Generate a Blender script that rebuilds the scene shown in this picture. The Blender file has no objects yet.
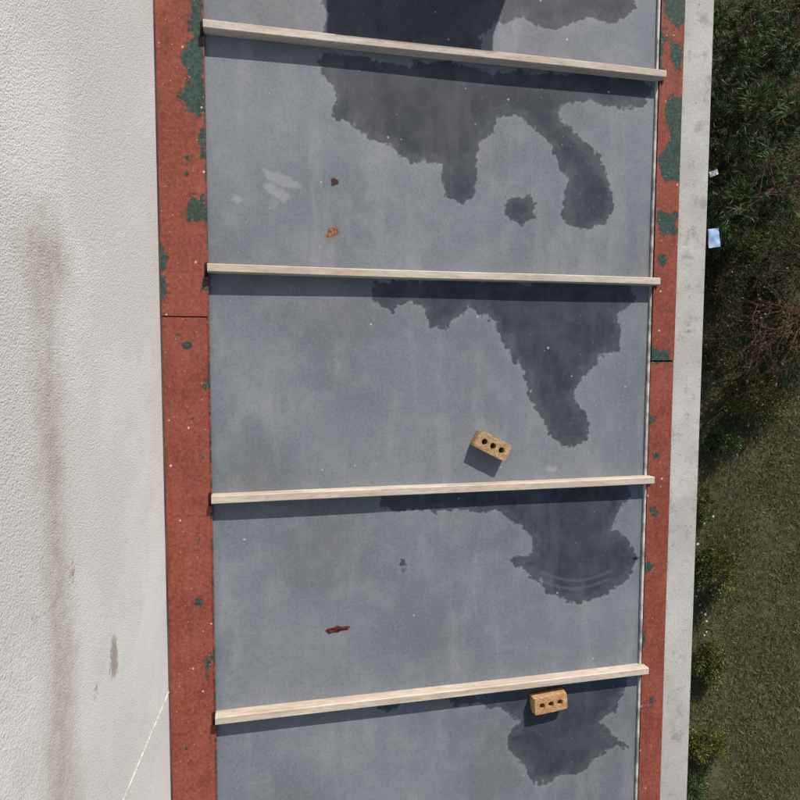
import bpy, bmesh, math, random
import numpy as np
from mathutils import Vector, Matrix, noise as mnoise
rng = np.random.default_rng(7); random.seed(7)
scene = bpy.context.scene
scene.view_settings.view_transform='Standard'; scene.view_settings.look='None'
scene.view_settings.exposure=0; scene.view_settings.gamma=1
COL = scene.collection

# ------------------------------------------------------------ survey of the roof -> camera pose
SLOPE=math.radians(5)
C=np.array([400.,400.]); F=657.
def ray(px,py):
    return np.array([(px-C[0])/F, -(py-C[1])/F, -1.0])
d_u=ray(3310,362); d_u/=np.linalg.norm(d_u)
d_v=-ray(375,9842); d_v/=np.linalg.norm(d_v)
if d_u[0]<0: d_u=-d_u
if d_v[1]<0: d_v=-d_v
d_v-=d_u*np.dot(d_u,d_v); d_v/=np.linalg.norm(d_v)
d_n=np.cross(d_u,d_v)
lefts=[(203,27),(207,268),(211,495),(215,712)]; rights=[(657,76),(651,281),(646,478),(640,664)]
rows=[]
for i,(l,r) in enumerate(zip(lefts,rights)):
    for p,j in ((l,0),(r,1)):
        R=ray(*p)
        K=np.array([[0,-R[2],R[1]],[R[2],0,-R[0]],[-R[1],R[0],0]])
        A=np.zeros((3,5)); A[:,:3]=K; A[:,3]=K@(-i*d_v); A[:,4]=K@(j*d_u)
        rows.append(A)
U,S,Vt=np.linalg.svd(np.vstack(rows)); sol=Vt[-1]
sol=sol/sol[4]*2.7
P0=sol[:3]; L=sol[3]; W=sol[4]
Bm=np.array([[math.cos(SLOPE),0,math.sin(SLOPE)],[0,1,0],[-math.sin(SLOPE),0,math.cos(SLOPE)]])  # cols u,v,n
Mc=np.stack([d_u,d_v,d_n],axis=1)
Rcw=Bm@Mc.T
campos=-Rcw@P0
UV,VV,NV=Bm[:,0],Bm[:,1],Bm[:,2]
def roofxy(px,py,h=0.0):
    d=Rcw@ray(px,py); t=(h-np.dot(campos,NV))/np.dot(d,NV); p=campos+t*d
    return np.dot(p,UV),np.dot(p,VV)
def RW(u,v,h=0.0): return Vector(UV*u+VV*v+NV*h)
def level(px,py,z):
    d=Rcw@ray(px,py); t=(z-campos[2])/d[2]; return campos+t*d
WU=roofxy(163,400)[0]                # wall foot in roof coordinates
WX=(UV*WU)[0]
def wallyz(px,py):
    d=Rcw@ray(px,py); t=(WX-campos[0])/d[0]; p=campos+t*d; return p[1],p[2]
GZ=-3.3

cam=bpy.data.cameras.new("camera"); co=bpy.data.objects.new("camera",cam); COL.objects.link(co)
M=Matrix([list(Rcw[i])+[campos[i]] for i in range(3)]+[[0,0,0,1]]); co.matrix_world=M
cam.sensor_width=36; cam.lens=F/800*36; cam.clip_end=3000; cam.clip_start=0.05
scene.camera=co

# ------------------------------------------------------------ light
sun=np.array([.330,.800,.500]); sun/=np.linalg.norm(sun)
sl=bpy.data.lights.new("sun","SUN"); sl.energy=5.0; sl.angle=math.radians(.53); sl.color=(1,.935,.85)
so=bpy.data.objects.new("sun",sl); COL.objects.link(so)
so.rotation_euler=Vector(sun).to_track_quat('Z','Y').to_euler(); so.location=(10,20,20)
w=bpy.data.worlds.new("World"); scene.world=w; w.use_nodes=True
nt=w.node_tree; bg=nt.nodes['Background']; sky=nt.nodes.new('ShaderNodeTexSky'); sky.sky_type='NISHITA'
sky.sun_disc=False; sky.sun_elevation=math.asin(sun[2]); sky.sun_rotation=math.atan2(sun[0],sun[1])
nt.links.new(sky.outputs[0],bg.inputs[0]); bg.inputs[1].default_value=.10

# ------------------------------------------------------------ node helpers
class Mat:
    def __init__(s,name,rough=.7,spec=.3):
        s.m=bpy.data.materials.new(name); s.m.use_nodes=True; s.t=s.m.node_tree; s.b=s.t.nodes['Principled BSDF']
        s.b.inputs['Roughness'].default_value=rough; s.b.inputs['Specular IOR Level'].default_value=spec
        s.co=s.t.nodes.new('ShaderNodeTexCoord').outputs['Object']
    def lk(s,a,b): s.t.links.new(a,b)
    def _in(s,sock,v):
        if isinstance(v,(int,float)): sock.default_value=v
        elif isinstance(v,tuple): sock.default_value=(v[0],v[1],v[2],1) if len(sock.default_value)==4 else v
        else: s.lk(v,sock)
    def noise(s,scale,detail=3,rough=.55,stretch=None,dist=0,off=None):
        n=s.t.nodes.new('ShaderNodeTexNoise'); n.inputs['Scale'].default_value=scale
        n.inputs['Detail'].default_value=detail; n.inputs['Roughness'].default_value=rough; n.inputs['Distortion'].default_value=dist
        c=s.co
        if stretch or off:
            mp=s.t.nodes.new('ShaderNodeMapping'); s.lk(c,mp.inputs[0])
            if stretch: mp.inputs['Scale'].default_value=stretch
            if off: mp.inputs['Location'].default_value=off
            c=mp.outputs[0]
        s.lk(c,n.inputs['Vector']); return n.outputs['Fac']
    def vor(s,scale,rand=1.0):
        n=s.t.nodes.new('ShaderNodeTexVoronoi'); n.inputs['Scale'].default_value=scale; n.inputs['Randomness'].default_value=rand
        s.lk(s.co,n.inputs['Vector']); return n.outputs['Distance'],n.outputs['Color']
    def math(s,op,a,b=0.0,c=None):
        n=s.t.nodes.new('ShaderNodeMath'); n.operation=op; s._in(n.inputs[0],a); s._in(n.inputs[1],b)
        if c is not None: s._in(n.inputs[2],c)
        return n.outputs[0]
    def rng(s,v,a,b,c=0.,d=1.,smooth=True):
        n=s.t.nodes.new('ShaderNodeMapRange'); n.interpolation_type='SMOOTHSTEP' if smooth else 'LINEAR'
        s._in(n.inputs[0],v); 
        for i,x in enumerate((a,b,c,d)): n.inputs[i+1].default_value=x
        return n.outputs[0]
    def mix(s,f,a,b,mode='MIX'):
        n=s.t.nodes.new('ShaderNodeMix'); n.data_type='RGBA'; n.blend_type=mode
        s._in(n.inputs[0],f); s._in(n.inputs[6],a); s._in(n.inputs[7],b); return n.outputs[2]
    def mixf(s,f,a,b):
        n=s.t.nodes.new('ShaderNodeMix'); n.data_type='FLOAT'
        s._in(n.inputs[0],f); s._in(n.inputs[2],a); s._in(n.inputs[3],b); return n.outputs[0]
    def attr(s,name):
        n=s.t.nodes.new('ShaderNodeAttribute'); n.attribute_name=name; return n.outputs['Fac']
    def attrc(s,name):
        n=s.t.nodes.new('ShaderNodeAttribute'); n.attribute_name=name; return n.outputs['Color']
    def color(s,c): s._in(s.b.inputs['Base Color'],c)
    def rough(s,v): s._in(s.b.inputs['Roughness'],v)
    def bump(s,h,strength=.5,dist=.01):
        n=s.t.nodes.new('ShaderNodeBump'); n.inputs['Strength'].default_value=strength; n.inputs['Distance'].default_value=dist
        s.lk(h,n.inputs['Height']); s.lk(n.outputs[0],s.b.inputs['Normal'])
    def specks(s,scale,r0,r1,thr):
        d,c=s.vor(scale); sp=s.t.nodes.new('ShaderNodeSeparateColor'); s.lk(c,sp.inputs[0])
        return s.math('MULTIPLY',s.math('LESS_THAN',d,s.rng(sp.outputs[0],.3,1,r0,r1)),s.math('GREATER_THAN',sp.outputs[1],thr))

def link(name,me,parent=None,mat=None):
    o=bpy.data.objects.new(name,me); COL.objects.link(o)
    if parent: o.parent=parent
    if mat: me.materials.append(mat.m if isinstance(mat,Mat) else mat)
    return o
def empty(name):
    o=bpy.data.objects.new(name,None); COL.objects.link(o); return o

def sdf(P,poly):
    """signed distance (neg inside) of points P (N,2) to polygon"""
    poly=np.array(poly,float); n=len(poly); d=np.full(len(P),1e9); inside=np.zeros(len(P),bool)
    for i in range(n):
        a=poly[i]; b=poly[(i+1)%n]; e=b-a; wv=P-a
        t=np.clip((wv@e)/max(e@e,1e-12),0,1); q=wv-t[:,None]*e; d=np.minimum(d,np.sqrt((q*q).sum(1)))
        c1=(a[1]<=P[:,1])!=(b[1]<=P[:,1])
        xi=a[0]+(P[:,1]-a[1])*e[0]/(e[1] if e[1]!=0 else 1e-12)
        inside^=(c1&(P[:,0]<xi))
    return np.where(inside,-d,d)
def blob(px,py,r,ry=None,n=10):
    ry=ry or r; return [(px+r*math.cos(k*2*math.pi/n)*random.uniform(.75,1.2),py+ry*math.sin(k*2*math.pi/n)*random.uniform(.75,1.2)) for k in range(n)]

def sheet(name,a0,a1,b0,b1,step,place,attrs={},parent=None,mat=None,height=None,conv=None):
    na=int((a1-a0)/step)+2; nb=int((b1-b0)/step)+2
    A,B=np.meshgrid(np.linspace(a0,a1,na),np.linspace(b0,b1,nb)); P=np.stack([A.ravel(),B.ravel()],1)
    h=height(P) if height else np.zeros(len(P))
    V=place(P[:,0],P[:,1],h)
    idx=np.arange(na*nb).reshape(nb,na)
    Q=np.stack([idx[:-1,:-1],idx[:-1,1:],idx[1:,1:],idx[1:,:-1]],-1).reshape(-1,4)
    me=bpy.data.meshes.new(name); me.vertices.add(len(V)); me.vertices.foreach_set('co',V.astype(np.float32).ravel())
    me.loops.add(Q.size); me.loops.foreach_set('vertex_index',Q.ravel().astype(np.int32))
    me.polygons.add(len(Q)); me.polygons.foreach_set('loop_start',np.arange(0,Q.size,4,dtype=np.int32))
    me.update(calc_edges=True); me.polygons.foreach_set('use_smooth',np.ones(len(Q),bool))
    for an,polys in attrs.items():
        d=np.full(len(P),1.0)
        for po in polys: d=np.minimum(d,sdf(P,[conv(*q) for q in po]))
        at=me.attributes.new(an,'FLOAT','POINT'); at.data.foreach_set('value',d.astype(np.float32))
    return link(name,me,parent,mat)
def roofplace(a,b,h): return a[:,None]*UV+b[:,None]*VV+h[:,None]*NV

def rbox(name,u0,u1,v0,v1,h0,h1,mat,parent=None,bev=.004,seg=2):
    bm=bmesh.new(); bmesh.ops.create_cube(bm,size=1)
    for v in bm.verts:
        v.co=Vector(((u0+u1)/2+(u1-u0)*v.co.x,(v0+v1)/2+(v1-v0)*v.co.y,(h0+h1)/2+(h1-h0)*v.co.z))
    if bev: bmesh.ops.bevel(bm,geom=list(bm.edges),offset=bev,segments=seg,affect='EDGES',profile=.6)
    for v in bm.verts: v.co=RW(*v.co)
    me=bpy.data.meshes.new(name); bm.to_mesh(me); bm.free()
    return link(name,me,parent,mat)
def wbox(name,x0,x1,y0,y1,z0,z1,mat,parent=None,bev=.005):
    bm=bmesh.new(); bmesh.ops.create_cube(bm,size=1)
    for v in bm.verts: v.co=Vector(((x0+x1)/2+(x1-x0)*v.co.x,(y0+y1)/2+(y1-y0)*v.co.y,(z0+z1)/2+(z1-z0)*v.co.z))
    if bev: bmesh.ops.bevel(bm,geom=list(bm.edges),offset=bev,segments=2,affect='EDGES')
    me=bpy.data.meshes.new(name); bm.to_mesh(me); bm.free()
    return link(name,me,parent,mat)

# ------------------------------------------------------------ materials
mp=Mat("weathered_sheet",.55,.35)
big=mp.noise(1.1,1); med=mp.noise(6,4,.6); fine=mp.noise(70,3,.65); scr=mp.noise(7,3,.65,stretch=(1,.18,1))
base=mp.mix(mp.rng(big,.35,.68),(.122,.143,.176),(.170,.190,.215))
base=mp.mix(mp.rng(med,.42,.7,0,.55),base,(.212,.229,.248))
base=mp.mix(mp.rng(scr,.5,.72,0,.38),base,(.255,.265,.28))
base=mp.mix(mp.rng(fine,.35,.72,.0,.20,False),base,(.29,.295,.305))
base=mp.mix(mp.rng(big,.50,.30,0,.35),base,(.155,.153,.135))
base=mp.mix(mp.rng(fine,.5,.28,0,.26,False),base,(.075,.085,.10))
sm=mp.math('ADD',mp.attr('smudge'),mp.rng(med,.3,.7,-.03,.03,False))
base=mp.mix(mp.rng(sm,-.012,.010,.32,0),base,(.40,.40,.39))
n2=mp.noise(30,2,.6)
st=mp.math('ADD',mp.attr('stain_shade'),mp.rng(med,.2,.8,-.045,.045,False))
st=mp.math('ADD',st,mp.rng(n2,.2,.8,-.020,.020,False))
wet_shade=mp.rng(st,-.010,.007,1,0)
halo=mp.math('MULTIPLY',mp.rng(st,.0,.03,1,0),.20)
base=mp.mix(halo,base,(.27,.28,.29))
deep=mp.rng(st,-.10,-.01,1,0)
wet_shade_col=mp.mix(mp.rng(med,.35,.7),(.034,.039,.050),(.056,.062,.074))
wet_shade_col=mp.mix(mp.rng(scr,.48,.75,0,.45),wet_shade_col,(.09,.095,.108))
wet_shade_col=mp.mix(mp.rng(n2,.5,.75,0,.3),wet_shade_col,(.09,.096,.108))
wet_shade_col=mp.mix(mp.rng(mp.attr('ring'),.002,.012,.35,0),wet_shade_col,(.13,.135,.145))
base=mp.mix(mp.math('MULTIPLY',wet_shade,mp.rng(deep,0,1,.84,.97)),base,wet_shade_col)
base=mp.mix(mp.math('MULTIPLY',mp.specks(11,.0,.085,.45),.55),base,(.5,.5,.48))
base=mp.mix(mp.math('MULTIPLY',mp.specks(42,.05,.15,.78),.4),base,(.42,.42,.42))
ru=mp.math('ADD',mp.attr('rust'),mp.rng(n2,.2,.8,-.022,.022,False))
base=mp.mix(mp.rng(ru,-.002,.020,.5,0),base,(.20,.10,.05))
base=mp.mix(mp.rng(ru,-.006,.006,.9,0),base,mp.mix(mp.rng(fine,.4,.6),(.08,.025,.012),(.33,.16,.06)))
dk=mp.math('ADD',mp.attr('dark'),mp.rng(n2,.2,.8,-.006,.006,False))
base=mp.mix(mp.rng(dk,-.004,.003,.97,0),base,(.030,.007,.007))
mp.color(base); mp.rough(mp.mixf(wet_shade,.52,.38))
mp.bump(fine,.12,.003)

mr=Mat("red_oxide_paint",.7,.25)
a=mr.noise(4,3,.6); b=mr.noise(55,3,.7); st1=mr.noise(30,3,.7,stretch=(1,.12,1))
base=mr.mix(mr.rng(a,.3,.7),(.19,.042,.026),(.255,.064,.041))
base=mr.mix(mr.rng(b,.42,.72,0,.55),base,(.29,.108,.078))
base=mr.mix(mr.rng(st1,.48,.75,0,.5),base,(.105,.036,.026))
base=mr.mix(mr.rng(b,.5,.3,0,.5),base,(.09,.028,.02))
chn=mr.math('ADD',mr.rng(mr.noise(13,4,.7),.2,.8,-.040,.040,False),mr.rng(b,.2,.8,-.014,.014,False))
ch=mr.math('ADD',mr.attr('chip'),chn)
ch2=mr.rng(mr.noise(19,4,.7,off=(7,2,1)),.67,.68,0,1)
chip=mr.math('MAXIMUM',mr.rng(ch,-.004,.001,1,0),ch2)
base=mr.mix(mr.rng(ch,.0,.012,.45,0),base,(.08,.035,.03))
base=mr.mix(chip,base,mr.mix(mr.rng(b,.4,.6),(.022,.045,.038),(.045,.078,.064)))
base=mr.mix(mr.math('MULTIPLY',mr.specks(20,0,.15,.35),.75),base,(.55,.48,.44))
base=mr.mix(mr.math('MULTIPLY',mr.specks(55,0,.2,.6),.5),base,(.5,.40,.36))
mr.color(base); mr.bump(b,.35,.002)

mw=Mat("white_stucco",.9,.15)
g1=mw.noise(150,2,.6); g2=mw.noise(45,2,.6); lo=mw.noise(1.2,2); hi=mw.noise(5,3,.65)
base=mw.mix(mw.rng(lo,.35,.7),(.72,.70,.665),(.83,.815,.785))
base=mw.mix(mw.rng(hi,.48,.8,0,.32),base,(.58,.56,.53))
s1=mw.math('ADD',mw.attr('streak'),mw.rng(hi,.2,.8,-.09,.09,False))
f=mw.math('MULTIPLY',mw.rng(s1,-.09,.13,.66,0),mw.rng(mw.noise(16,3,.75),.25,.7,.5,1))
base=mw.mix(f,base,(.41,.315,.265))
s2=mw.math('ADD',mw.attr('mark'),mw.rng(g2,.2,.8,-.03,.03,False))
base=mw.mix(mw.rng(s2,-.02,.012,.7,0),base,(.28,.21,.17))
base=mw.mix(mw.rng(g1,.32,.46,.40,0),base,(.44,.42,.40))
mw.color(base); mw.bump(mw.math('ADD',g1,mw.math('MULTIPLY',g2,.5)),.55,.006)

mcn=Mat("weathered_concrete",.85,.2)
a=mcn.noise(2.5,3,.6); b=mcn.noise(80,3,.7); cst=mcn.noise(9,4,.75)
base=mcn.mix(mcn.rng(a,.3,.7),(.40,.39,.37),(.53,.52,.49)); base=mcn.mix(mcn.rng(b,.35,.7,0,.45,False),base,(.28,.27,.255))
base=mcn.mix(mcn.rng(cst,.52,.70,0,.65),base,(.23,.22,.20))
base=mcn.mix(mcn.math('MULTIPLY',mcn.specks(30,0,.2,.5),.5),base,(.12,.115,.105)); mcn.color(base); mcn.bump(b,.5,.004)

mb=Mat("painted_batten",.6,.3)
a=mb.noise(8,3,.6,stretch=(.25,3,1)); b=mb.noise(60,3,.7,stretch=(.2,1,1))
base=mb.mix(mb.rng(a,.3,.7),(.42,.35,.28),(.56,.50,.43)); base=mb.mix(mb.rng(b,.42,.75,0,.6),base,(.29,.235,.18))
mb.color(base); mb.bump(b,.3,.003)
mtrim=Mat("pale_metal_trim",.5,.4); mtrim.color(mtrim.mix(mtrim.rng(mtrim.noise(12,3),.35,.65),(.55,.53,.50),(.22,.21,.20)))
mdark=Mat("dark_gap",.9,.1); mdark.color(mdark.mix(mdark.noise(30),(.012,.012,.012),(.03,.025,.022)))
mgapline=Mat("wall_gap_dark",.8,.2); mgapline.color(mgapline.mix(mgapline.rng(mgapline.noise(3,3),.35,.65),(.045,.035,.03),(.10,.08,.065)))

def brickmat(name,c1,c2,c3):
    m=Mat(name,.9,.15); a=m.noise(18,3,.7); b=m.noise(120,3,.7)
    x=m.mix(m.rng(a,.35,.65),c1,c2); x=m.mix(m.rng(b,.47,.65,0,.8),x,c3); m.color(x); m.bump(b,.8,.005); return m
mbr=brickmat("tan_brick",(.36,.235,.12),(.48,.345,.19),(.21,.12,.06))
mbr2=brickmat("orange_brick",(.44,.23,.10),(.54,.35,.18),(.24,.12,.055))

# ------------------------------------------------------------ roof
stains_and_shade=[
 [(318,-30),(318,0),(325,15),(322,38),(400,52),(478,58),(482,35),(492,22),(505,22),(520,18),(540,25),(565,28),(580,20),(600,24),(625,20),(632,8),(628,-30)],  # outline takes in the top panel's shadow block, painted like the wet stain
 [(318,50),(322,75),(333,95),(335,115),(350,125),(360,130),(365,140),(385,143),(398,152),(412,165),(425,160),(440,165),(445,180),(448,195),(462,203),(472,195),(475,178),(478,160),(488,140),(497,118),(515,115),(530,125),(545,140),(560,160),(567,180),(563,205),(568,222),(590,231),(608,225),(614,205),(612,180),(600,155),(588,140),(572,128),(562,118),(560,103),(580,102),(600,107),(625,112),(645,107),(650,90),(640,80),(400,60)],
 [(503,195),(520,197),(530,193),(537,203),(535,217),(520,224),(508,214)],
 [(372,280),(375,305),(392,310),(410,303),(425,315),(428,330),(445,328),(458,320),(470,308),(485,315),(497,325),(503,345),(510,355),(525,372),(530,395),(540,420),(555,440),(570,449),(585,440),(588,425),(575,395),(580,380),(600,360),(618,350),(622,330),(618,315),(635,300),(632,283)],
 [(378,492),(380,508),(400,512),(440,513),(480,513),(500,512),(520,525),(530,535),(530,552),(513,560),(518,572),(535,580),(548,592),(570,602),(590,600),(610,592),(628,580),(636,560),(630,540),(615,528),(618,512),(632,498),(628,482)],
 [(380,700),(378,708),(388,713),(400,708),(402,698)],
 [(440,696),(455,706),(500,708),(520,722),(507,735),(508,752),(520,765),(530,780),(545,786),(565,776),(585,770),(600,757),(617,745),(632,750),(618,735),(600,722),(615,712),(622,695),(632,672),(590,680)],  # upper band of this stain also paints in the batten's shadow
 blob(403,565,4)]
rust=[blob(334,232,5),blob(330,235,4)]
dark=[blob(334,182,4.5),blob(636,559,4,2)]
arc=[(540+70*t,572+9*math.sin(math.pi*t)) for t in np.linspace(0,1,12)]; ring=[arc+[(x,y-.8) for x,y in arc[::-1]],[(x-2,y+8) for x,y in arc]+[(x-2,y+7.4) for x,y in arc[::-1]]]
smudge=[[(262,168),(290,180),(300,186),(285,184),(268,176)],[(268,186),(288,196),(284,202),(270,194)],blob(553,470,7,3),blob(240,200,8,4)]
lu0=WU; lu1=roofxy(203+.0175*200,200)[0]
ru0=roofxy(654,200)[0]; ru1=roofxy(677,200)[0]; cu1=roofxy(707,200)[0]
V0,V1=-7.5,3.2
def wav(P): return .0018*np.sin(P[:,0]*3.1+P[:,1]*1.3)+.0015*np.sin(P[:,1]*5.2+P[:,0])
roof=empty("metal_roof")
sheet("sheet_panels",lu1-.02,ru0+.02,V0,V1,.0125,roofplace,{'stain_shade':stains_and_shade,'rust':rust,'dark':dark,'smudge':smudge,'ring':ring},roof,mp,wav,roofxy)

chL=[[(190,-5),(206,-5),(206,105),(199,118),(187,112),(180,95),(190,85),(186,70),(180,55),(192,40)],
     [(198,125),(206,125),(207,160),(201,160)],[(193,200),(206,190),(207,222),(196,220),(190,208)],
     [(160,240),(165,252),(167,300),(160,300)],[(200,280),(208,272),(208,292),(202,292)],blob(188,158,3,6),blob(188,175,2,4),blob(190,215,3,5),blob(208,660,3,20),
     blob(188,345,2),blob(206,385,3,5),blob(200,600,3),blob(212,520,2,8)]
chR=[[(660,-5),(684,-5),(684,20),(676,30),(668,25),(662,12)],[(667,95),(682,98),(682,150),(678,182),(660,180),(654,160),(668,140),(663,115)],
     [(656,212),(676,216),(674,234),(657,236)],[(646,347),(668,350),(668,362),(646,362)],blob(652,510,4,6),blob(646,566,5,6),blob(650,420,3),blob(655,455,3,4),
     [(668,40),(680,45),(678,75),(668,60)],[(654,30),(662,32),(660,75),(654,72)],blob(660,260,4,8),blob(640,640,3,6),blob(650,700,3,5)]
def lifted(h0):
    return lambda P:np.full(len(P),h0)+.0008*np.sin(P[:,1]*4)
vj=roofxy(185,317)[1]; vjr=roofxy(658,361)[1]
sheet("capping_top_left_far",lu0-.01,lu1,vj+.004,V1,.0125,roofplace,{'chip':chL},roof,mr,lifted(.023),roofxy)
sheet("capping_top_left_near",lu0-.01,lu1,V0,vj-.003,.0125,roofplace,{'chip':chL},roof,mr,lifted(.019),roofxy)
rbox("capping_edge_left",lu1-.004,lu1+.004,V0,V1,-.01,.0235,mr,roof,.001)
rbox("capping_core_left",lu0-.01,lu1-.005,V0,V1,-.06,.015,mdark,roof,0)
sheet("capping_top_right_far",ru0,ru1,vjr+.005,V1,.0125,roofplace,{'chip':chR},roof,mr,lifted(.021),roofxy)
sheet("capping_top_right_near",ru0,ru1,V0,vjr-.005,.0125,roofplace,{'chip':chR},roof,mr,lifted(.018),roofxy)
rbox("capping_core_right",ru0+.002,ru1,V0,V1,-.06,.012,mdark,roof,0)
rbox("edge_trim",ru0-.018,ru0-.002,V0,V1,-.01,.014,mtrim,roof,.003)
rbox("wall_gap_line",lu0-.004,lu0+.006,V0,V1,.012,.028,mgapline,roof,.003)  # raised dark strip standing in for the shaded gap along the wall
for i in range(-2,6):
    u0,u1=lu1+.002,ru0+.012
    v=-i*L
    bm=bmesh.new(); n=28
    prof=[(-.022,0),(-.022,.070),(-.018,.075),(.018,.075),(.022,.070),(.022,0)]
    rings=[]; ph=random.uniform(0,6)
    for k in range(n+1):
        u=u0+(u1-u0)*k/n; dv=.0015*math.sin(k*.25+ph); dh=.001*math.sin(k*.3+ph)
        rings.append([bm.verts.new(RW(u,v+dv+p[0]-.012,p[1]+dh)) for p in prof])
    for k in range(n):
        for j in range(len(prof)):
            j2=(j+1)%len(prof); bm.faces.new((rings[k][j],rings[k][j2],rings[k+1][j2],rings[k+1][j]))
    bm.faces.new(rings[0]); bm.faces.new(rings[-1][::-1])
    bmesh.ops.recalc_face_normals(bm,faces=bm.faces)
    me=bpy.data.meshes.new("roof_batten"); bm.to_mesh(me); bm.free(); link("roof_batten",me,None,mb)
    rbox("batten_end_gap",lu1-.014,lu1+.001,v-.055,v+.02,.0245,.030,mdark,roof,.001)  # dark boxes painted as the shaded gaps at the batten ends
    rbox("batten_end_gap",ru0+.013,ru0+.022,v-.05,v+.015,.0225,.028,mdark,roof,.001)

bld=empty("rendered_building")
ce=ru1+.002
rbox("concrete_ledge",ce,cu1,V0,V1,-.20,.006,mcn,bld,.008,3)
rx=(UV*cu1)[0]-.06; rz=(UV*cu1)[2]-.20
wbox("lower_wall",WX+.05,rx,V0+.05,V1-.05,GZ-.1,rz-.004,mw,bld,.01)
st_w=[[(24,240),(34,226),(56,224),(64,262),(56,300),(62,500),(70,640),(78,900),(54,900),(48,600),(42,400),(38,280)],
      [(28,246),(66,256),(64,272),(38,270)]]
mk_w=[[(110,645),(114,632),(118,650),(117,674),(110,680)],blob(73,572,2,9),blob(35,618,2,5),blob(96,690,1.8,7),blob(27,258,3,3)]
def wallplace(a,b,h): return np.stack([WX+h,a,b],1)
def wallh(P): return .002*np.sin(P[:,0]*1.7)*np.sin(P[:,1]*2.2)
sheet("upper_wall_face",V0-1,V1+6,-.4,5.5,.03,wallplace,{'streak':st_w,'mark':mk_w},bld,mw,wallh,wallyz)
wbox("upper_wall_core",WX-.30,WX-.01,V0-1,V1+6,GZ-.1,5.5,mw,bld,.0)
yb=wallyz(166,698)[0]
wbox("joint_bead",WX-.004,WX+.0046,yb-.003,yb+.003,-.1,5.4,mw,bld,.0015)

# unseen block added further up the roof to cast the top panel's shadow
ch=empty("shadow_caster")
sh=roofxy(463,84); s0=roofxy(312,84)
H=.9; du=.66*H; dvv=1.60*H
rbox("stack",s0[0]+du,sh[0]+du,sh[1]+dvv,sh[1]+dvv+.5,-.05,H-.09,mw,ch,.01)
rbox("caster_top",s0[0]+du-.03,sh[0]+du+.03,sh[1]+dvv-.03,sh[1]+dvv+.53,H-.088,H,mcn,ch,.01)

# ------------------------------------------------------------ bricks
def brick(name,p,q,c,mat):
    Lb,Wb,Hb=.225,.108,.076
    def mk(nm,fn):
        bm=bmesh.new(); fn(bm); me=bpy.data.meshes.new(nm); bm.to_mesh(me); bm.free(); o=bpy.data.objects.new(nm,me); COL.objects.link(o); return o
    def body(bm):
        bmesh.ops.create_cube(bm,size=1)
        bmesh.ops.subdivide_edges(bm,edges=list(bm.edges),cuts=6,use_grid_fill=True)
        for v in bm.verts:
            v.co=Vector((v.co.x*Lb,v.co.y*Wb,v.co.z*Hb))
            ex=(abs(v.co.x)>Lb*.499)+(abs(v.co.y)>Wb*.499)+(abs(v.co.z)>Hb*.499)
            if ex>=2: v.co*= 1-.018*ex*random.uniform(.3,1.3)
            else: v.co+=Vector((random.uniform(-1,1),random.uniform(-1,1),random.uniform(-1,1)))*.0006
    o=mk(name,body)
    def holes(bm):
        for k in (-1,0,1):
            bmesh.ops.create_cone(bm,cap_ends=True,segments=24,radius1=.019,radius2=.019,depth=.12,matrix=Matrix.Translation((k*.060,0,0)))
    h=mk("hole_tool",holes)
    md=o.modifiers.new('b','BOOLEAN'); md.operation='DIFFERENCE'; md.object=h; md.solver='EXACT'
    dg=bpy.context.evaluated_depsgraph_get(); me=bpy.data.meshes.new_from_object(o.evaluated_get(dg))
    o.modifiers.clear(); o.data=me; bpy.data.objects.remove(h)
    me.materials.clear(); me.materials.append(mat.m)
    a=roofxy(*p,.074); b=roofxy(*q,.074); ang=math.atan2(b[1]-a[1],b[0]-a[0]); cc=roofxy(*c,.074)
    R=Matrix([list(Bm[i]) for i in range(3)]).to_4x4()@Matrix.Rotation(ang,4,'Z')
    o.matrix_world=Matrix.Translation(RW(cc[0],cc[1],Hb/2+.0015))@R
    return o
brick("brick",(481,430),(512,446),(493,446),mbr)
brick("brick",(535,698),(567,691),(551,704),mbr2)

# ------------------------------------------------------------ leaf-mesh helper
def leaves(name,base,dirs,length,width,col,parent=None,mat=None,curl=0.0):
    N=len(base); dirs=dirs/np.linalg.norm(dirs,axis=1,keepdims=True)
    rnd=rng.normal(size=(N,3)); side=np.cross(dirs,rnd); side/=np.linalg.norm(side,axis=1,keepdims=True)
    mid=base+dirs*(length*.45)[:,None]; tip=base+dirs*length[:,None]
    tip[:,2]-=curl*length
    wv=side*(width*.5)[:,None]
    V=np.stack([base,mid+wv,tip,mid-wv],1).reshape(-1,3)
    Q=np.arange(4*N,dtype=np.int32)
    me=bpy.data.meshes.new(name); me.vertices.add(4*N); me.vertices.foreach_set('co',V.astype(np.float32).ravel())
    me.loops.add(4*N); me.loops.foreach_set('vertex_index',Q); me.polygons.add(N); me.polygons.foreach_set('loop_start',np.arange(0,4*N,4,dtype=np.int32))
    me.update(calc_edges=True)
    at=me.color_attributes.new('tint','FLOAT_COLOR','POINT')
    c=np.concatenate([np.repeat(col,4,axis=0),np.ones((4*N,1))],1).astype(np.float32); at.data.foreach_set('color',c.ravel())
    return link(name,me,parent,mat)
mf=Mat("foliage",.55,.3); mf.color(mf.attrc('tint'))
mbark=Mat("bark",.9,.1); mbark.color(mbark.mix(mbark.rng(mbark.noise(25,2),.3,.7),(.05,.03,.02),(.13,.085,.06)))
def cols(N,a,b,jit=.25):
    t=rng.random((N,1)); c=np.array(a)*(1-t)+np.array(b)*t; return np.clip(c*(1+rng.normal(size=(N,1))*jit),.004,.6)

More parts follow.
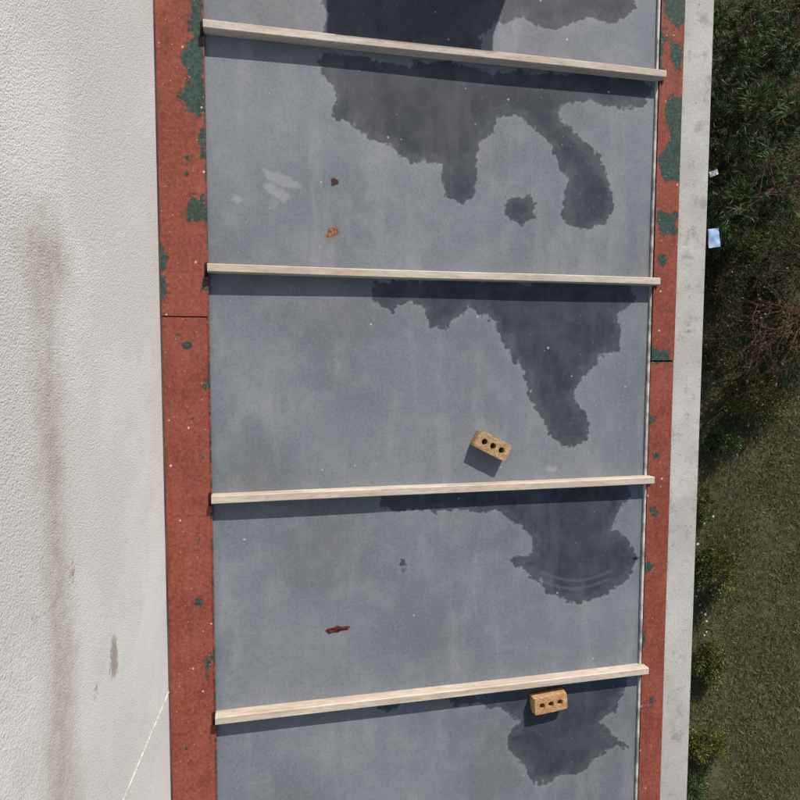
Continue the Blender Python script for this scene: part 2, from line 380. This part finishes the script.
def tube(bm,p,q,r0,r1,n=6):
    p=Vector(p);q=Vector(q); d=(q-p); 
    if d.length<1e-5: return
    z=d.normalized(); x=z.orthogonal().normalized(); y=z.cross(x)
    A=[bm.verts.new(p+(x*math.cos(t)+y*math.sin(t))*r0) for t in [k*2*math.pi/n for k in range(n)]]
    B=[bm.verts.new(q+(x*math.cos(t)+y*math.sin(t))*r1) for t in [k*2*math.pi/n for k in range(n)]]
    for k in range(n): bm.faces.new((A[k],A[(k+1)%n],B[(k+1)%n],B[k]))
def limb(bm,p,d,length,r,depth,ends,gravity=0.0,spread=.6):
    p=Vector(p); d=Vector(d).normalized(); seg=4
    for k in range(seg):
        d2=(d+Vector(rng.normal(size=3))*.14+Vector((0,0,gravity))).normalized()
        q=p+d2*(length/seg); rr=r*(1-.6*(k+1)/seg); tube(bm,p,q,r*(1-.6*k/seg),rr,6 if r>.01 else 4)
        p=q; d=d2
        if depth>0 and k>=1:
            for _ in range(2):
                s=Vector(rng.normal(size=3)); s=(s-d*s.dot(d)).normalized()
                limb(bm,p,(d*(1-spread)+s*spread),length*.5,rr*.7,depth-1,ends,gravity,spread)
        if depth==0: ends.append((np.array(p),np.array(d)))
    ends.append((np.array(p),np.array(d)))

def pine(name,foot,top,R,ntuft,tl,ca,cb,levels=9,K=24,nw=.007):
    e=empty(name); bm=bmesh.new(); foot=np.array(foot);top=np.array(top); H=top[2]-foot[2]
    pts=[foot*(1-f)+top*f+np.array([math.sin(f*5+foot[1])*.05,math.cos(f*4+foot[0])*.05,0])*(f*(1-f)*4) for f in np.linspace(0,1,8)]
    for k in range(7): tube(bm,pts[k],pts[k+1],.032*(1-k/8),.032*(1-(k+1)/8),8)
    tips=[];dirs=[]
    for l in range(levels):
        f=.25+.72*l/(levels-1); c=foot*(1-f)+top*f; n=7
        for k in range(n):
            a=rng.uniform(0,2*math.pi); r=R*(1.15-f)*rng.uniform(.6,1.1)+.08
            d=np.array([math.cos(a),math.sin(a),rng.uniform(.05,.45)]); q=c+d*r
            tube(bm,c,q,.007,.003,5)
            m=max(3,int(ntuft*r/(R*levels*n)*1.8))
            for j in range(m):
                t=.2+.8*rng.random(); p=c+d*r*t+rng.normal(size=3)*.07*(1.2-t); tips.append(p)
                dd=d+rng.normal(size=3)*.6; dd[2]+=.6; dirs.append(dd/np.linalg.norm(dd))
    me=bpy.data.meshes.new("trunk"); bm.to_mesh(me); bm.free(); link("trunk",me,e,mbark)
    T=np.array(tips);D=np.array(dirs); N=len(T)*K
    base=np.repeat(T,K,0); dd=np.repeat(D,K,0)+rng.normal(size=(N,3))*.5
    shade=np.repeat(rng.uniform(.45,1.5,(len(T),1)),K,0)
    col=np.clip(cols(N,ca,cb)*shade,.003,.5)
    br=np.repeat(rng.random(len(T))<.06,K); col[br]=cols(br.sum(),(.07,.045,.025),(.15,.10,.05))
    leaves("needles",base,dd,rng.uniform(.5,1,N)*tl,np.full(N,nw),col,e,mf,.12)
    return e
def shrub(name,c,R,H,N,ca,cb,leaf=.02):
    e=empty(name); bm=bmesh.new(); ends=[]
    c=np.array(c)
    for k in range(9):
        a=rng.uniform(0,6.28); limb(bm,c,(math.cos(a)*.6,math.sin(a)*.6,1),H*.75,.008,1,ends)
    me=bpy.data.meshes.new("stems"); bm.to_mesh(me); bm.free(); link("stems",me,e,mbark)
    nl=max(30,N//70); cl=[]
    ax=rng.uniform(.75,1.25)
    for k in range(nl):
        v=rng.normal(size=3); v/=np.linalg.norm(v); v[2]=abs(v[2]); r=rng.uniform(.45,1.1)
        cl.append(c+np.array([v[0]*R*r*ax,v[1]*R*r/ax,v[2]*H*r+.02]))
    cl=np.array(cl); idx=rng.integers(0,nl,N)
    base=cl[idx]+rng.normal(size=(N,3))*R*.13
    dd=(base-c)/max(R,.1)+rng.normal(size=(N,3))*.7; dd[:,2]+=.6
    sh=rng.uniform(.45,1.5,(nl,1))[idx]; col=np.clip(cols(N,ca,cb)*sh,.004,.5)
    leaves("leaves",base,dd,rng.uniform(.6,1.3,N)*leaf*1.6,rng.uniform(.5,1,N)*leaf*.6,col,e,mf)
    return e

# ------------------------------------------------------------ ground
mg=Mat("dry_soil",.95,.1)
a=mg.noise(1.6,3,.6); b=mg.noise(14,4,.7)
base=mg.mix(mg.rng(a,.35,.65),(.075,.062,.036),(.115,.094,.056)); base=mg.mix(mg.rng(b,.42,.6,0,.8),base,(.045,.06,.02))
base=mg.mix(mg.rng(mg.noise(90,2,.7),.5,.75,0,.6),base,(.16,.135,.085)); mg.color(base); mg.bump(b,.8,.03)
bm=bmesh.new(); s=900
vs=[bm.verts.new((x,y,GZ)) for x,y in ((-s,-s),(s,-s),(s,s),(-s,s))]; bm.faces.new(vs)
me=bpy.data.meshes.new("ground"); bm.to_mesh(me); bm.free(); link("ground",me,None,mg)
x0=rx+.02; N=200000
yb0=level(750,900,GZ)[1]; yt0=level(750,-60,GZ)[1]; xr=level(830,400,GZ)[0]
gx=rng.uniform(x0,xr+.5,N); gy=rng.uniform(yb0-.5,yt0+.5,N)
den=np.array([mnoise.noise(Vector((x*1.6,y*1.6,0)))+.5*mnoise.noise(Vector((x*6,y*6,3))) for x,y in zip(gx,gy)])
ymid=level(750,380,GZ)[1]
keep=(den>-.32+.15*(gy>ymid)+.18*rng.normal(size=N)); gx,gy,den=gx[keep],gy[keep],den[keep]; N=len(gx)
base=np.stack([gx,gy,np.full(N,GZ)],1); dd=rng.normal(size=(N,3))*.9; dd[:,2]=np.abs(dd[:,2])+.35
dryness=.8*(gx-x0)/(xr-x0)-.7*den
ca=cols(N,(.045,.080,.015),(.10,.14,.03),.3); cb=cols(N,(.085,.078,.032),(.175,.145,.075),.3)
sel=(dryness+.25*rng.normal(size=N)>.42)[:,None]; col=np.where(sel,cb,ca)
leaves("grass",base,dd,rng.uniform(.018,.06,N)*(1+.6*np.clip(den,0,1)),rng.uniform(.003,.008,N),col,None,mf)
N=8000; lx=x0+np.abs(rng.normal(size=N))*.8; ly=rng.uniform(yb0-.5,yt0+.5,N)
leaves("leaf_litter",np.stack([lx,ly,GZ+rng.uniform(.005,.05,N)],1),np.stack([rng.normal(size=N),rng.normal(size=N),rng.normal(size=N)*.15],1),rng.uniform(.02,.06,N),rng.uniform(.008,.02,N),cols(N,(.05,.03,.015),(.22,.15,.08),.3),None,mf)

DG=(.030,.060,.018); MG=(.09,.14,.042); YG=(.15,.165,.04)
def up(px,py,h): return level(px,py,GZ+h)
def foot(p): return (p[0],p[1],GZ)
for (px,py,h,R,nt_,K) in ((755,25,1.7,.52,380,26),(768,105,1.5,.60,440,26),(740,205,1.2,.46,360,26),(738,-50,1.7,.6,200,18),(880,150,2.4,.8,200,16),(800,40,1.3,.5,300,22),(785,190,1.0,.42,280,22),(800,110,1.1,.4,220,20)):
    t=up(px,py,h); pine("pine_tree",foot(t),t,R,nt_,.12,DG,MG,K=K)
for (px,py,R,H,N,ca,cb) in ((720,574,.27,.34,5600,(.06,.065,.018),YG),(712,665,.21,.26,4200,(.05,.06,.018),YG),(708,745,.22,.28,4400,(.07,.08,.02),(.19,.19,.04)),
        (756,398,.34,.40,6000,(.045,.055,.015),(.13,.12,.035)),(722,440,.18,.24,2400,DG,MG),(800,352,.3,.5,3800,(.03,.05,.015),MG),
        (704,505,.14,.18,1500,DG,YG),(735,130,.42,.6,5500,(.012,.03,.01),(.05,.075,.02)),(785,250,.44,.5,5500,(.012,.03,.01),(.06,.085,.02)),(800,20,.45,.5,4500,(.012,.03,.01),(.05,.07,.02)),(795,160,.45,.5,4500,(.012,.03,.01),(.05,.07,.02)),
        (720,345,.26,.3,3400,(.02,.035,.012),(.07,.085,.02)),(725,270,.32,.4,4200,(.012,.025,.01),(.05,.07,.02)),(770,310,.3,.3,3400,(.015,.03,.01),(.05,.07,.02)),(695,790,.2,.2,2200,DG,MG)):
    c=level(px,py,GZ+H*.5); shrub("shrub",(c[0],c[1],GZ),R,H,N,ca,cb)
e=empty("bare_branch_shrub"); bm=bmesh.new(); ends=[]
c=up(812,318,.1)
for k in range(9):
    a=math.radians(170+rng.uniform(-60,60)); limb(bm,(c[0],c[1],GZ),(math.cos(a),math.sin(a),.95),1.3,.015,2,ends,0,.5)
me=bpy.data.meshes.new("branches"); bm.to_mesh(me); bm.free(); link("branches",me,e,mbark)
E=np.array([q[0] for q in ends]); N=len(E)
leaves("dead_leaves",E,rng.normal(size=(N,3)),rng.uniform(.02,.05,N),rng.uniform(.008,.016,N),cols(N,(.07,.03,.015),(.20,.08,.04)),e,mf)

def crumple(name,c,w,h,ang,mat,amp=.015,z=.02):
    bm=bmesh.new(); bmesh.ops.create_grid(bm,x_segments=8,y_segments=8,size=.5)
    for v in bm.verts:
        x,y=v.co.x*w,v.co.y*h; zz=amp*(mnoise.noise(Vector((x*14+c[0],y*14,1)))+.5*mnoise.noise(Vector((x*40,y*40,1))))
        v.co=Vector((c[0]+x*math.cos(ang)-y*math.sin(ang),c[1]+x*math.sin(ang)+y*math.cos(ang),c[2]+z+zz))
    me=bpy.data.meshes.new(name); bm.to_mesh(me); bm.free()
    for p in me.polygons: p.use_smooth=True
    return link(name,me,None,mat)
mpa=Mat("blue_paper",.6,.3); mpa.color(mpa.mix(mpa.rng(mpa.noise(9),.4,.7),(.28,.43,.70),(.40,.54,.76)))
mwp=Mat("white_scrap",.6,.3); mwp.color(mwp.mix(mwp.noise(9),(.7,.7,.68),(.5,.5,.5)))
crumple("blue_paper",up(714,238,1.35),.11,.17,.15,mpa,.02,z=0)
crumple("paper_scrap",up(714,173,1.2),.09,.05,.4,mwp,z=0)
for k in range(22):
    c=level(random.uniform(694,714),random.uniform(515,640),GZ); crumple("paper_scrap",c,random.uniform(.012,.03),random.uniform(.012,.03),random.uniform(0,3),mwp,.006,.035)
mlf=Mat("dry_leaf",.7,.2); mlf.color(mlf.mix(mlf.rng(mlf.noise(60),.4,.6),(.05,.008,.008),(.13,.022,.018)))
bm=bmesh.new()
def pr(px,py,h): u,v=roofxy(px,py); return bm.verts.new(RW(u,v,h))
P=[(325,630),(329,628),(334,627),(337,625),(341,626.5),(345,626),(350,625.5),(349,628),(345,629.5),(341,629.5),(338,632),(334,631.5),(329,632.5)]
ringv=[pr(x,y,.003+.006*((i*37)%5)/5) for i,(x,y) in enumerate(P)]; cv=pr(338,628.8,.009)
for i in range(len(ringv)): bm.faces.new((ringv[i],ringv[(i+1)%len(ringv)],cv))
me=bpy.data.meshes.new("dry_leaf"); bm.to_mesh(me); bm.free(); link("dry_leaf",me,None,mlf)
